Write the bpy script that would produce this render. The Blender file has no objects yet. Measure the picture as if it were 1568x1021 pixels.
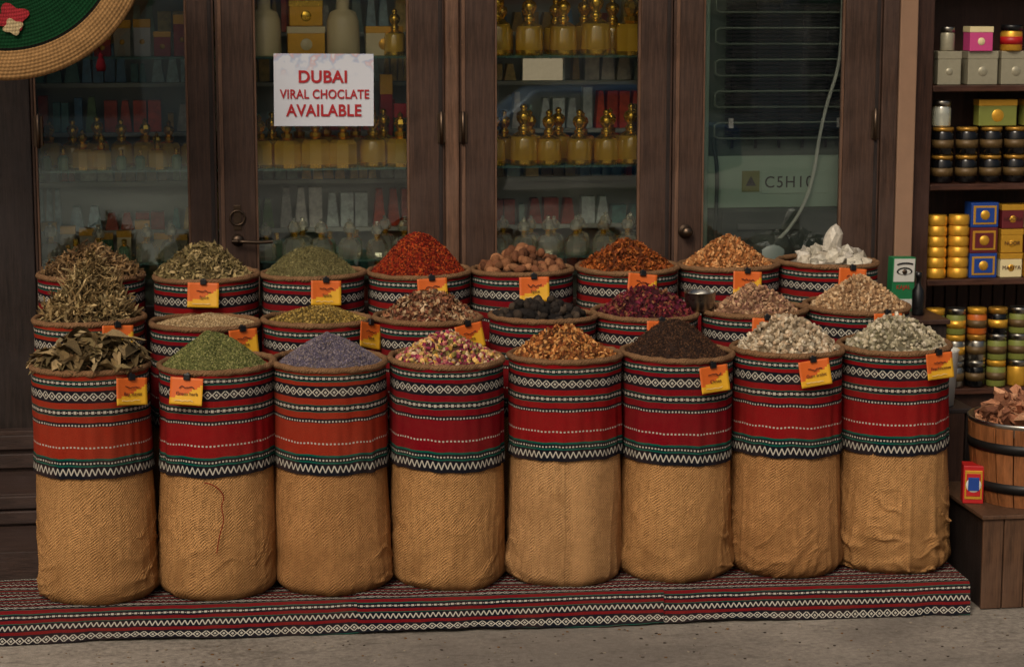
import bpy, math, random
import numpy as np
from mathutils import Vector, Matrix, noise, Euler
random.seed(7)
R_=np.random.RandomState
scene=bpy.context.scene
COL=scene.collection

def s2l(c):
    return tuple(((x/255.)/12.92 if x/255.<=.04045 else ((x/255.+.055)/1.055)**2.4) for x in c[:3])
def L4(c): return (*s2l(c),1.0)

# ---------------------------------------------------------------- nodes
class NT:
    def __init__(s,name):
        s.m=bpy.data.materials.new(name); s.m.use_nodes=True
        s.t=s.m.node_tree; s.t.nodes.clear()
        s.out=s.t.nodes.new('ShaderNodeOutputMaterial')
    def n(s,typ,ins=None,**kw):
        nd=s.t.nodes.new(typ)
        for k,v in kw.items(): setattr(nd,k,v)
        if ins:
            for k,v in ins.items():
                sock=nd.inputs[k]
                if isinstance(v,bpy.types.NodeSocket): s.t.links.new(v,sock)
                else: sock.default_value=v
        return nd
    def M(s,op,a,b=None,c=None,clamp=False):
        nd=s.t.nodes.new('ShaderNodeMath'); nd.operation=op; nd.use_clamp=clamp
        for i,v in enumerate((a,b,c)):
            if v is None: continue
            if isinstance(v,bpy.types.NodeSocket): s.t.links.new(v,nd.inputs[i])
            else: nd.inputs[i].default_value=v
        return nd.outputs[0]
    def mix(s,f,a,b,mode='MIX'):
        nd=s.t.nodes.new('ShaderNodeMix'); nd.data_type='RGBA'; nd.blend_type=mode
        for k,v in ((0,f),(6,a),(7,b)):
            if isinstance(v,bpy.types.NodeSocket): s.t.links.new(v,nd.inputs[k])
            else: nd.inputs[k].default_value=v
        return nd.outputs[2]
    def noise(s,vec,scale,detail=4,rough=.55):
        nd=s.n('ShaderNodeTexNoise',{'Scale':scale,'Detail':detail,'Roughness':rough})
        if vec is not None: s.t.links.new(vec,nd.inputs['Vector'])
        return nd.outputs['Fac']
    def ramp(s,fac,stops,interp='LINEAR'):
        nd=s.t.nodes.new('ShaderNodeValToRGB'); cr=nd.color_ramp; cr.interpolation=interp
        while len(cr.elements)<len(stops): cr.elements.new(0.5)
        for i,(p,c) in enumerate(stops):
            cr.elements[i].position=p; cr.elements[i].color=c
        s.t.links.new(fac,nd.inputs[0]); return nd.outputs[0]
    def bump(s,h,strength=.3,dist=.01,normal=None):
        nd=s.n('ShaderNodeBump',{'Strength':strength,'Distance':dist,'Height':h})
        if normal is not None: s.t.links.new(normal,nd.inputs['Normal'])
        return nd.outputs[0]
    def bsdf(s,**k):
        nd=s.n('ShaderNodeBsdfPrincipled',{kk.replace('_',' '):v for kk,v in k.items()})
        s.t.links.new(nd.outputs[0],s.out.inputs[0]); return nd
def objc(T): return T.n('ShaderNodeTexCoord').outputs['Object']
def sc(T,v,x,y,z): return T.n('ShaderNodeMapping',{'Vector':v,'Scale':(x,y,z)}).outputs[0]

def simple(name,c,rough=.6,metal=0,var=.25,scale=25,bump=.15,spec=.5):
    T=NT(name); oc=objc(T)
    f=T.noise(oc,scale,5,.6); f2=T.noise(oc,scale*.17,3)
    a=L4(c); d=tuple(x*(1-var) for x in a[:3])+(1,); b=tuple(min(1,x*(1+var*.7)) for x in a[:3])+(1,)
    col=T.mix(T.M('MULTIPLY_ADD',f,.6,T.M('MULTIPLY',f2,.4)),d,b)
    T.bsdf(Base_Color=col,Roughness=T.M('MULTIPLY_ADD',f,.25,rough-.12),Metallic=metal,Normal=T.bump(f,bump,.004),Specular_IOR_Level=spec)
    return T.m
def wood(name,c,axis='z',rough=.55,contrast=.7,spec=.3):
    T=NT(name); oc=objc(T)
    s={'z':(14,14,1.1),'x':(1.1,14,14),'y':(14,1.1,14)}[axis]
    v=sc(T,oc,*s)
    g=T.noise(v,4,8,.65); g2=T.noise(sc(T,oc,s[0]*4,s[1]*4,s[2]*2),3,6,.7); blot=T.noise(oc,2.3,5,.65)
    a=L4(c)
    col=T.ramp(T.M('MULTIPLY_ADD',g,.6,T.M('MULTIPLY',g2,.4)),[(.34,tuple(x*(1-contrast) for x in a[:3])+(1,)),(.5,a),(.66,tuple(x*(1+contrast*1.2) for x in a[:3])+(1,))])
    col=T.mix(T.ramp(blot,[(.40,(0,0,0,1)),(.70,(.65,.65,.65,1))]),col,(a[0]*1.8+.007,a[1]*2.0+.008,a[2]*2.3+.010,1))
    scr=T.ramp(T.noise(sc(T,oc,60,60,45) ,1.3,3,.8),[(.66,(0,0,0,1)),(.74,(.5,.5,.5,1))])
    col=T.mix(scr,col,tuple(x*2.8+.012 for x in a[:3])+(1,))
    T.bsdf(Base_Color=col,Roughness=T.M('MULTIPLY_ADD',g2,.3,rough-.15),Specular_IOR_Level=spec,Normal=T.bump(g2,.55,.003))
    return T.m

M_door=wood('dark_stained_wood',(61,43,33),'z',.5)
M_doorx=wood('dark_stained_wood_rail',(58,41,32),'x',.5)
M_bead=wood('worn_wood_edge',(92,66,49),'z',.6)
M_darkwood=wood('dark_slat_wood',(50,36,30),'x',.6)
M_post=wood('black_brown_post_wood',(36,27,23),'z',.55)
M_cab=wood('red_brown_cabinet_wood',(60,35,24),'x',.45)
M_cabz=wood('red_brown_cabinet_wood_upright',(52,32,23),'z',.45)
M_box=wood('crate_wood',(76,52,35),'z',.55)
M_barrel=wood('barrel_wood',(122,74,40),'z',.45)
M_gold=simple('gold_metal',(255,200,74),.24,.82,.2,60,.05)
M_goldp=simple('gold_foil',(224,168,56),.38,.55,.25,90,.2)
M_steel=simple('brushed_steel',(170,166,156),.3,1,.2,40,.05)
M_bronze=simple('aged_bronze',(92,76,62),.35,.9,.3,40,.1)
M_black=simple('black_plastic',(16,16,17),.3,0,.2,30,.02)
M_grey=simple('compressor_grey',(92,102,94),.5,0,.2,30,.02)
M_white=simple('white_plastic',(205,203,194),.4,0,.08,20,.02)
M_cream=simple('cream_ceramic',(222,206,158),.4,0,.12,20,.02)
M_pink=simple('pink_card',(200,70,130),.5,0,.15,20,.02)
M_red=simple('red_card',(176,24,26),.45,0,.2,20,.02)
M_blue=simple('blue_card',(22,62,140),.45,0,.2,20,.02)
M_maroon=simple('maroon_card',(96,24,30),.5,0,.2,20,.02)
M_green=simple('green_card',(30,112,66),.5,0,.2,20,.02)
M_olive=simple('olive_card',(120,126,56),.5,0,.3,20,.02)
M_silv=simple('silver_card',(168,162,138),.35,.35,.25,60,.05)
M_tan=simple('tan_plaster',(144,112,88),.85,0,.3,14,.35)
M_jar=simple('jar_black_glass',(12,12,14),.12,0,.2,20,.0)
M_lidgold=simple('jar_lid_gold',(186,138,56),.3,.6,.3,60,.1)
M_tassel=simple('dark_red_yarn',(66,12,17),.95,0,.3,80,.4,.05)
M_cord=simple('cord_fibre',(120,100,70),.9,0,.3,80,.4)
M_cable=simple('white_cable_pvc',(215,222,205),.4,0,.1,20,.0)
M_orangeT=simple('orange_jar',(190,96,30),.4,0,.3,40,.05)

def glass_mat(name,tint=(.96,.98,.97),base=.07,gl=(.85,.96,1)):
    T=NT(name)
    tr=T.n('ShaderNodeBsdfTransparent',{'Color':(*tint,1)})
    oc=objc(T)
    g=T.n('ShaderNodeBsdfGlossy',{'Color':(*gl,1),'Roughness':.012,'Normal':T.bump(T.noise(oc,1.5,2),.03,.02)})
    fr=T.n('ShaderNodeFresnel',{'IOR':1.5}).outputs[0]
    dirt=T.ramp(T.noise(oc,5,6,.7),[(.5,(0,0,0,1)),(.9,(.05,.05,.05,1))])
    f=T.M('ADD',fr,base,clamp=True)
    ms=T.n('ShaderNodeMixShader',{0:f,1:tr.outputs[0],2:g.outputs[0]})
    d=T.n('ShaderNodeBsdfDiffuse',{'Color':(.5,.5,.47,1)})
    ms2=T.n('ShaderNodeMixShader',{0:dirt,1:ms.outputs[0],2:d.outputs[0]})
    T.t.links.new(ms2.outputs[0],T.out.inputs[0]); return T.m
M_glass=glass_mat('door_glass',base=.10)
M_glass2=glass_mat('door_glass_coated',base=.20,gl=(.8,.98,1))
def shelf_glass():
    T=NT('shelf_glass_green')
    tr=T.n('ShaderNodeBsdfTransparent',{'Color':(.85,.96,.9,1)})
    g=T.n('ShaderNodeBsdfGlossy',{'Color':(.6,.85,.75,1),'Roughness':.06})
    d=T.n('ShaderNodeBsdfDiffuse',{'Color':(.30,.62,.48,1)})
    a=T.n('ShaderNodeMixShader',{0:.6,1:g.outputs[0],2:d.outputs[0]})
    b=T.n('ShaderNodeMixShader',{0:.35,1:tr.outputs[0],2:a.outputs[0]})
    T.t.links.new(b.outputs[0],T.out.inputs[0]); return T.m
M_shelf=shelf_glass()
def liquid(name,c,dif=.45,gl=.2):
    T=NT(name); lc=s2l(c)
    tr=T.n('ShaderNodeBsdfTransparent',{'Color':(*[min(1,x*1.05+.1) for x in lc],1)})
    d=T.n('ShaderNodeBsdfDiffuse',{'Color':(*lc,1)})
    g=T.n('ShaderNodeBsdfGlossy',{'Color':(1,.95,.8,1),'Roughness':.07})
    a=T.n('ShaderNodeMixShader',{0:dif,1:tr.outputs[0],2:d.outputs[0]})
    fr=T.n('ShaderNodeLayerWeight',{'Blend':.35}).outputs['Facing']
    b=T.n('ShaderNodeMixShader',{0:T.M('MULTIPLY_ADD',fr,.55,gl*.5),1:a.outputs[0],2:g.outputs[0]})
    T.t.links.new(b.outputs[0],T.out.inputs[0]); return T.m
M_amber=liquid('amber_perfume_glass',(255,210,70),.62)
M_clear=liquid('clear_crystal_glass',(236,240,226),.4,.4)
M_teal=liquid('pale_green_bottle_glass',(160,200,160),.5)

# ---------------------------------------------------------------- mesh helpers
def mk(name,verts,faces,mats,smooth=False,uv=None,col=None,midx=None,parent=None,loc=None,rot=None):
    me=bpy.data.meshes.new(name)
    me.from_pydata([tuple(v) for v in verts],[],[tuple(f) for f in faces])
    if not isinstance(mats,(list,tuple)): mats=[mats]
    for m in mats: me.materials.append(m)
    if midx is not None: me.polygons.foreach_set('material_index',np.asarray(midx,dtype=np.int32))
    if smooth: me.polygons.foreach_set('use_smooth',[True]*len(me.polygons))
    if uv is not None:
        ul=me.uv_layers.new(name='UVMap')
        li=np.empty(len(me.loops),dtype=np.int32); me.loops.foreach_get('vertex_index',li)
        ul.data.foreach_set('uv',np.asarray(uv,dtype=np.float32)[li].ravel())
    if col is not None:
        ca=me.color_attributes.new('Col','FLOAT_COLOR','POINT')
        c4=np.ones((len(verts),4),dtype=np.float32); c4[:,:3]=col
        ca.data.foreach_set('color',c4.ravel())
    me.update()
    o=bpy.data.objects.new(name,me); COL.objects.link(o)
    if parent: o.parent=parent
    if loc is not None: o.location=loc
    if rot is not None: o.rotation_euler=rot
    return o
def empty(name,loc=(0,0,0)):
    e=bpy.data.objects.new(name,None); COL.objects.link(e); e.location=loc; e.empty_display_size=.1; return e
def box(name,x0,x1,y0,y1,z0,z1,mat,parent=None,bev=.003,seg=2):
    """box with coordinates given in parent's space, origin at its centre, bevelled"""
    cx,cy,cz=(x0+x1)/2,(y0+y1)/2,(z0+z1)/2; a,b,c=(x1-x0)/2,(y1-y0)/2,(z1-z0)/2
    v=[(-a,-b,-c),(a,-b,-c),(a,b,-c),(-a,b,-c),(-a,-b,c),(a,-b,c),(a,b,c),(-a,b,c)]
    f=[(0,3,2,1),(4,5,6,7),(0,1,5,4),(1,2,6,5),(2,3,7,6),(3,0,4,7)]
    o=mk(name,v,f,mat,parent=parent,loc=(cx,cy,cz))
    if bev:
        m=o.modifiers.new('bevel','BEVEL'); m.width=min(bev,a*.9,b*.9,c*.9); m.segments=seg
    return o
def lathe_data(prof,n=24,phase=0):
    V=[];F=[];k=len(prof)
    for i in range(n):
        a=phase+2*math.pi*i/n
        for r,z in prof: V.append((r*math.sin(a),r*math.cos(a),z))
    for i in range(n):
        j=(i+1)%n
        for q in range(k-1): F.append((i*k+q,i*k+q+1,j*k+q+1,j*k+q))
    return V,F
def lathe(name,prof,mats,n=24,parent=None,loc=None,rot=None,bandmat=None,smooth=True,phase=0):
    V,F=lathe_data(prof,n,phase)
    mi=None
    if bandmat is not None: mi=[bandmat[q%(len(prof)-1)] for q in range(len(F))]
    return mk(name,V,F,mats,smooth,midx=mi,parent=parent,loc=loc,rot=rot)
def curve(name,pts,r,mat,parent=None,cyc=False,bezier=True):
    cu=bpy.data.curves.new(name,'CURVE'); cu.dimensions='3D'; cu.bevel_depth=r; cu.bevel_resolution=3; cu.resolution_u=10; cu.use_fill_caps=True
    if bezier:
        sp=cu.splines.new('NURBS'); sp.points.add(len(pts)-1)
        for p,q in zip(sp.points,pts): p.co=(*q,1)
        sp.order_u=3; sp.use_endpoint_u=True
    else:
        sp=cu.splines.new('POLY'); sp.points.add(len(pts)-1)
        for p,q in zip(sp.points,pts): p.co=(*q,1)
    sp.use_cyclic_u=cyc
    cu.materials.append(mat); o=bpy.data.objects.new(name,cu); COL.objects.link(o)
    if parent: o.parent=parent
    return o
def text(name,s,size,mat,loc,parent=None,rot=(math.pi/2,0,0),off=0,align='CENTER',ext=.0006,sx=1,sp=1):
    cu=bpy.data.curves.new(name,'FONT'); cu.body=s; cu.size=size; cu.align_x=align; cu.align_y='CENTER'; cu.offset=off; cu.extrude=ext; cu.space_character=sp
    cu.materials.append(mat); o=bpy.data.objects.new(name,cu); COL.objects.link(o)
    o.location=loc; o.rotation_euler=rot; o.scale=(sx,1,1)
    if parent: o.parent=parent
    return o

# ---------------------------------------------------------------- woven stripe cloth
WHITE=(.47,.44,.37,1)
def stripe_mat(name,bands,total,red,dark=(.009,.010,.015,1),green=(.004,.085,.06,1),fade=.0,period=None):
    """bands: (v0,v1,kind) measured downward in metres on UV.y ; kinds r,g,k plain; d,z,s,t,R patterned"""
    T=NT(name)
    uv=T.n('ShaderNodeTexCoord').outputs['UV']
    wn=T.n('ShaderNodeTexNoise',{'Vector':uv,'Scale':9.,'Detail':2.})
    sep=T.n('ShaderNodeSeparateXYZ',{0:uv})
    U=sep.outputs[0]; Vc=T.M('ADD',sep.outputs[1],T.M('MULTIPLY',T.M('SUBTRACT',wn.outputs['Fac'],.5),.008))
    V=Vc
    if period: V=T.M('MULTIPLY',T.M('FRACT',T.M('DIVIDE',Vc,period)),period)
    cols={'r':red,'g':green,'k':dark,'d':dark,'z':dark,'s':dark,'t':dark,'m':tuple(x*.5 for x in red[:3])+(1,),'R':red}
    stops=[(v0/total,cols[k]) for v0,v1,k in bands]
    base=T.ramp(T.M('DIVIDE',V,total),stops,'CONSTANT')
    masks=[]
    for v0,v1,k in bands:
        if k not in 'dzstR': continue
        inb=T.M('MULTIPLY',T.M('GREATER_THAN',V,v0),T.M('LESS_THAN',V,v1))
        vn=T.M('DIVIDE',T.M('SUBTRACT',V,v0),v1-v0)
        e=T.M('ABSOLUTE',T.M('MULTIPLY_ADD',vn,2,-1))
        per={'d':.036,'z':.024,'s':.024,'t':.014,'R':.016}[k]
        d=T.M('ABSOLUTE',T.M('MULTIPLY_ADD',T.M('FRACT',T.M('DIVIDE',U,per)),2,-1))
        if k=='d':
            s_=T.M('ADD',d,e)
            p=T.M('LESS_THAN',T.M('ABSOLUTE',T.M('SUBTRACT',s_,.95)),.17)
            p=T.M('MAXIMUM',p,T.M('LESS_THAN',s_,.36))
            p=T.M('MULTIPLY',p,T.M('LESS_THAN',e,.86))
        elif k=='z':
            p=T.M('LESS_THAN',T.M('ABSOLUTE',T.M('SUBTRACT',d,vn)),.22)
        elif k=='s':
            p=T.M('MULTIPLY',T.M('GREATER_THAN',d,.5),T.M('LESS_THAN',e,.5))
            p=T.M('MAXIMUM',p,T.M('LESS_THAN',T.M('ADD',d,e),.3))
        else:
            p=T.M('MULTIPLY',T.M('GREATER_THAN',d,.5),T.M('LESS_THAN',e,.6))
        masks.append(T.M('MULTIPLY',inb,p))
    m=masks[0]
    for q in masks[1:]: m=T.M('MAXIMUM',m,q)
    col=T.mix(m,base,WHITE)
    th=T.noise(sc(T,uv,700,200,1),1,2)
    col=T.mix(.75,col,T.ramp(th,[(.25,(.4,.4,.4,1)),(.75,(1.4,1.4,1.4,1))]),'MULTIPLY')
    oc=T.n('ShaderNodeTexCoord').outputs['Object']
    bl=T.noise(oc,5,5,.6)
    col=T.mix(T.M('MULTIPLY',T.M('SUBTRACT',bl,.42),.3+fade,clamp=True),col,(.28,.13,.07,1))
    h=T.M('ADD',T.M('SINE',T.M('MULTIPLY',Vc,2600)),T.M('MULTIPLY',th,1.5))
    T.bsdf(Base_Color=col,Roughness=.92,Normal=T.bump(h,.25,.0012),Specular_IOR_Level=.05)
    return T.m
SB=[(0,.016,'r'),(.016,.020,'g'),(.020,.040,'s'),(.040,.044,'g'),(.044,.060,'r'),(.060,.068,'k'),(.068,.106,'d'),(.106,.114,'k'),
    (.114,.140,'r'),(.140,.144,'g'),(.144,.168,'s'),(.168,.172,'g'),(.172,.198,'r'),(.198,.204,'k'),(.204,.216,'t'),(.216,.298,'r'),(.298,.310,'R'),(.310,.350,'r'),(.350,.360,'g'),(.360,.366,'k'),(.366,.378,'t'),(.378,.386,'g'),(.386,.394,'k'),(.394,.424,'z'),(.424,.44,'k')]
M_cloth=[stripe_mat('striped_cloth_red',SB,.45,(.225,.006,.008,1)),
         stripe_mat('striped_cloth_faded',SB,.45,(.27,.024,.010,1),fade=.15),
         stripe_mat('striped_cloth_deep',SB,.45,(.18,.004,.009,1))]
CB=[];v=0
for wd,k in ((.018,'r'),(.003,'g'),(.004,'k'),(.014,'s'),(.004,'k'),(.012,'r'),(.003,'g'),(.005,'k'),(.020,'z'),(.005,'k'),(.012,'r'),(.006,'k'),(.030,'d'),(.006,'k'),(.003,'g')):
    CB.append((v,v+wd,k)); v+=wd
M_carpet=stripe_mat('woven_rug_cloth',CB,v,(.15,.007,.010,1),period=v)

def burlap(name,c,seed,seam=False):
    T=NT(name); uv=T.n('ShaderNodeTexCoord').outputs['UV']; oc=objc(T)
    sep=T.n('ShaderNodeSeparateXYZ',{0:uv})
    U=sep.outputs[0]; V=sep.outputs[1]
    nz_=T.noise(uv,7,3)
    # coarse jute: yarn crossings plus the diagonal twill rib
    a=T.M('SINE',T.M('MULTIPLY_ADD',U,560,T.M('MULTIPLY',nz_,18))); b=T.M('SINE',T.M('MULTIPLY_ADD',V,500,T.M('MULTIPLY',nz_,14)))
    wv=T.M('MULTIPLY',a,b)
    tw=T.M('SINE',T.M('ADD',T.M('MULTIPLY',T.M('ADD',U,T.M('MULTIPLY',V,1.25)),400),T.M('MULTIPLY',nz_,22)))
    th1=T.noise(sc(T,uv,20,280,1),1,5,.75); th2=T.noise(sc(T,uv,280,20,1),1,5,.75)
    th=T.M('MULTIPLY',T.M('ADD',th1,th2),.5)
    A=L4(c); dk=tuple(x*.34 for x in A[:3])+(1,); lt=tuple(min(1,x*1.5) for x in A[:3])+(1,)
    col=T.ramp(T.M('ADD',th,T.M('ADD',T.M('MULTIPLY',tw,.055),T.M('MULTIPLY',wv,.065))),[(.36,dk),(.5,A),(.66,lt)])
    mp=T.n('ShaderNodeMapping',{'Vector':oc,'Location':(seed,seed,0)}).outputs[0]
    bl=T.noise(mp,3.5,6,.65)
    col=T.mix(T.ramp(bl,[(.42,(0,0,0,1)),(.70,(.6,.6,.6,1))]),col,(A[0]*.58,A[1]*.53,A[2]*.48,1))
    st=T.ramp(T.noise(mp,9,3,.5),[(.60,(0,0,0,1)),(.68,(.4,.4,.4,1))])
    col=T.mix(st,col,(A[0]*.6,A[1]*.55,A[2]*.5,1))
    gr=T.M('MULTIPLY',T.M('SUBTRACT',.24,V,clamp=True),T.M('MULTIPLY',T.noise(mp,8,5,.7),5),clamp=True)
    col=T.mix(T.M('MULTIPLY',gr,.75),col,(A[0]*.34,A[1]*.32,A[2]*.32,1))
    if seam:
        s1=T.M('LESS_THAN',T.M('ABSOLUTE',T.M('SUBTRACT',T.M('FRACT',T.M('DIVIDE',T.M('ADD',U,T.M('MULTIPLY',nz_,.02)),.41)),.5)),.008)
        col=T.mix(T.M('MULTIPLY',s1,.35),col,dk)
        edge=T.M('ABSOLUTE',T.M('SUBTRACT',T.M('FRACT',T.M('DIVIDE',T.M('ADD',U,T.M('MULTIPLY',nz_,.03)),1.1)),.62))
        s2=T.ramp(edge,[(.012,(.3,.3,.3,1)),(.045,(0,0,0,1))])
        col=T.mix(s2,col,lt)
    h=T.M('ADD',T.M('MULTIPLY',tw,.8),T.M('ADD',T.M('MULTIPLY',wv,1.0),T.M('MULTIPLY',th,5)))
    T.bsdf(Base_Color=col,Roughness=.97,Specular_IOR_Level=.04,Normal=T.bump(h,.7,.0026))
    return T.m
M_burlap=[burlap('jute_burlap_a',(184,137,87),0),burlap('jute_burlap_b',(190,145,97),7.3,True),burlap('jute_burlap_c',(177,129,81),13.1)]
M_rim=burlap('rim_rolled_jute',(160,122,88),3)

# ---------------------------------------------------------------- sacks
def sheet(name,P,uv,mat,parent,solid=0):
    nu,nv=P.shape[0],P.shape[1]
    idx=np.arange(nu*nv).reshape(nu,nv)
    F=np.stack([idx[:-1,:-1],idx[1:,:-1],idx[1:,1:],idx[:-1,1:]],-1).reshape(-1,4)
    return mk(name,P.reshape(-1,3),F.tolist(),mat,True,uv=uv.reshape(-1,2),parent=parent)
def nz(x,y,z): return noise.noise(Vector((x,y,z)))
def sm(x): 
    x=max(0,min(1,x)); return x*x*(3-2*x)
def sack(x,y,z,seed,H,rad=.238,cover=.432,cm=0,bm=0,hi=True,bulge=1.0,crease=1.0):
    e=empty('spice_sack',(x,y,z)); rs=random.Random(seed)
    NA=180 if hi else 72
    angs=np.linspace(0,2*math.pi,NA+1)
    lean=(rs.uniform(-.014,.014),rs.uniform(-.008,.006)); hemph=rs.uniform(0,6); slant=rs.uniform(-1.5,1.5)
    zc=H-cover
    def rad_at(a,t):
        ca,sa=math.cos(a),math.sin(a)
        r=rad
        low=max(0,1-t/zc)
        r+= bulge*(.009*math.sin(math.pi*min(1,t/zc)**.8) if t<zc else 0)
        if t<zc: r-=.006*math.exp(-((zc-t)/.03)**2)*0
        # slumped foot that spreads unevenly
        r+= (.010+.020*nz(ca*1.2+seed,sa*1.2,5))*math.exp(-((t-.06)/.06)**2)
        if t<.045: r-= .028*(1-t/.045)**2.0
        r+=.012*nz(ca*1.3+seed*3.1,sa*1.3,t*2.2)*(.35+low)
        if t<zc:
            msk=sm((nz(ca*1.4-seed,sa*1.4,t*3+seed)+.3)*1.8)
            # soft rolls
            w0=nz(ca*1.1+seed,sa*1.1,t*14+1.8*nz(ca*1.5,sa*1.5+seed,3)+slant*sa)
            r+=crease*.0045*low**1.4*(.5-abs(w0)*2.0)
            # discrete folds
            w=nz(ca*.9+seed,sa*.9,t*9+slant*sa+1.2*nz(ca*2.1,sa*2.1+seed,t*2))
            r+=crease*(.009*low**1.1+.0012)*msk*sm(1-abs(w)/.16)
            w1=nz(ca*1.7+seed+9,sa*1.7,t*19+2*slant*sa)
            r+=crease*(.005*low**1.5)*msk*sm(1-abs(w1)/.2)
            w2=nz(ca*5+seed,sa*5,t*1.5)
            r+=crease*.0045*sm(1-abs(w2)/.15)*(.35+low)
        else:
            r+=.005*nz(ca*5+seed*2,sa*5,t*4)
        return r
    def pt(a,t,off=0):
        r=rad_at(a,t)+off
        k=t/H
        return (r*math.sin(a)+lean[0]*k,r*math.cos(a)+lean[1]*k,t)
    ts=np.concatenate([np.linspace(0,.1,18),np.linspace(.107,zc+.03,84 if hi else 24)])
    P=np.array([[pt(a,t) for t in ts] for a in angs])
    uv=np.array([[(a*rad+seed*.21,t) for t in ts] for a in angs])
    sheet('jute_body',P,uv,M_burlap[bm],e)
    n=34
    P=np.zeros((NA+1,n+1,3)); uv=np.zeros((NA+1,n+1,2))
    for i,a in enumerate(angs):
        hem=zc+.009*math.sin(a*1+hemph)+.008*nz(math.cos(a)*3+seed,math.sin(a)*3,0)
        for j in range(n+1):
            q=j/n; t=H-.006-(H-.006-hem)*q
            fl=.004+.006*q**4+.008*q*nz(math.cos(a)*7+seed,math.sin(a)*7,2)
            P[i,j]=pt(a,max(t,zc),fl); P[i,j,2]=t
            uv[i,j]=(a*rad+seed*.37,q*.438)
    sheet('striped_cover',P[:, ::-1],uv[:, ::-1],M_cloth[cm],e)
    V=[];F=[];UV=[];m=10
    for i,a in enumerate(angs):
        rr=rad+.002+.004*nz(math.cos(a)*4+seed,math.sin(a)*4,9)
        tk=1+.3*nz(math.cos(a)*7,math.sin(a)*7,seed)
        for j in range(m+1):
            b=2*math.pi*j/m
            o=.0125*math.cos(b)*tk; zz=.0135*math.sin(b)*tk
            ra=rr+o
            V.append((ra*math.sin(a)+lean[0],ra*math.cos(a)+lean[1],H+zz+.005*math.sin(a+hemph)+.003*nz(math.cos(a)*9,math.sin(a)*9,seed)))
            UV.append((a*rad,b*.012))
    k=m+1
    for i in range(NA):
        for j in range(m): F.append((i*k+j,i*k+j+1,(i+1)*k+j+1,(i+1)*k+j))
    mk('rolled_rim',V,F,M_rim,True,uv=UV,parent=e)
    return e

# ---------------------------------------------------------------- heaps
def piece_mat(name,rough=.85,spec=.2,bs=180,bump=.3):
    T=NT(name); at=T.n('ShaderNodeAttribute',attribute_name='Col').outputs['Color']; oc=objc(T)
    f=T.noise(oc,bs,3,.6)
    col=T.mix(.7,at,T.ramp(f,[(.3,(.6,.6,.6,1)),(.7,(1.3,1.3,1.3,1))]),'MULTIPLY')
    T.bsdf(Base_Color=col,Roughness=rough,Specular_IOR_Level=spec,Normal=T.bump(f,bump,.002)); return T.m
M_piece=piece_mat('dried_spice'); M_crys=piece_mat('resin_crystal',.4,.4,60,.15)
def ico(sub=0):
    import bmesh
    bm=bmesh.new(); bmesh.ops.create_icosphere(bm,subdivisions=sub+1,radius=.5)
    V=np.array([v.co[:] for v in bm.verts]); F=[[v.index for v in f.verts] for f in bm.faces]; bm.free(); return V,F
ICO0=ico(0); ICO1=ico(1)
CUBE=(np.array([(-.5,-.5,-.5),(.5,-.5,-.5),(.5,.5,-.5),(-.5,.5,-.5),(-.5,-.5,.5),(.5,-.5,.5),(.5,.5,.5),(-.5,.5,.5)]),[(0,3,2,1),(4,5,6,7),(0,1,5,4),(1,2,6,5),(2,3,7,6),(3,0,4,7)])
def leaf_t(curl=.07):
    V=[];F=[]
    ws=[.04,.3,.42,.34,.05]
    for i,w in enumerate(ws):
        x=-.5+i/4; z=.16*math.sin(i*.9)
        V+= [(x,-w/2,z+curl*(w/.4)),(x,0,z),(x,w/2,z+curl*(w/.4))]
    for i in range(4):
        for j in range(2): F.append((i*3+j,i*3+j+1,i*3+j+4,i*3+j+3))
    return np.array(V),F
LEAF=leaf_t(); LEAFC=leaf_t(.13)
def stick_t(curve=.12):
    V=[];F=[];n=5
    for i in range(n):
        x=-.5+i/(n-1); y=curve*math.sin(i*1.3); z=curve*math.cos(i*1.1)
        r=.05*(1-.45*abs(x))
        for j in range(4):
            b=j*math.pi/2; V.append((x,y+r*math.cos(b),z+r*math.sin(b)))
    for i in range(n-1):
        for j in range(4): F.append((i*4+j,i*4+(j+1)%4,(i+1)*4+(j+1)%4,(i+1)*4+j))
    F.append((0,1,2,3)); F.append((16,19,18,17))
    return np.array(V),F
STICK=stick_t(); STICKC=stick_t(.22); ROOT=stick_t(.07)
def rotm(rx,ry,rz):
    cx,sx=np.cos(rx),np.sin(rx);cy,sy=np.cos(ry),np.sin(ry);cz,sz=np.cos(rz),np.sin(rz)
    o=np.ones_like(rx);z=np.zeros_like(rx)
    X=np.stack([o,z,z,z,cx,-sx,z,sx,cx],-1).reshape(-1,3,3)
    Y=np.stack([cy,z,sy,z,o,z,-sy,z,cy],-1).reshape(-1,3,3)
    Z=np.stack([cz,-sz,z,sz,cz,z,z,z,o],-1).reshape(-1,3,3)
    return Z@Y@X
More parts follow.
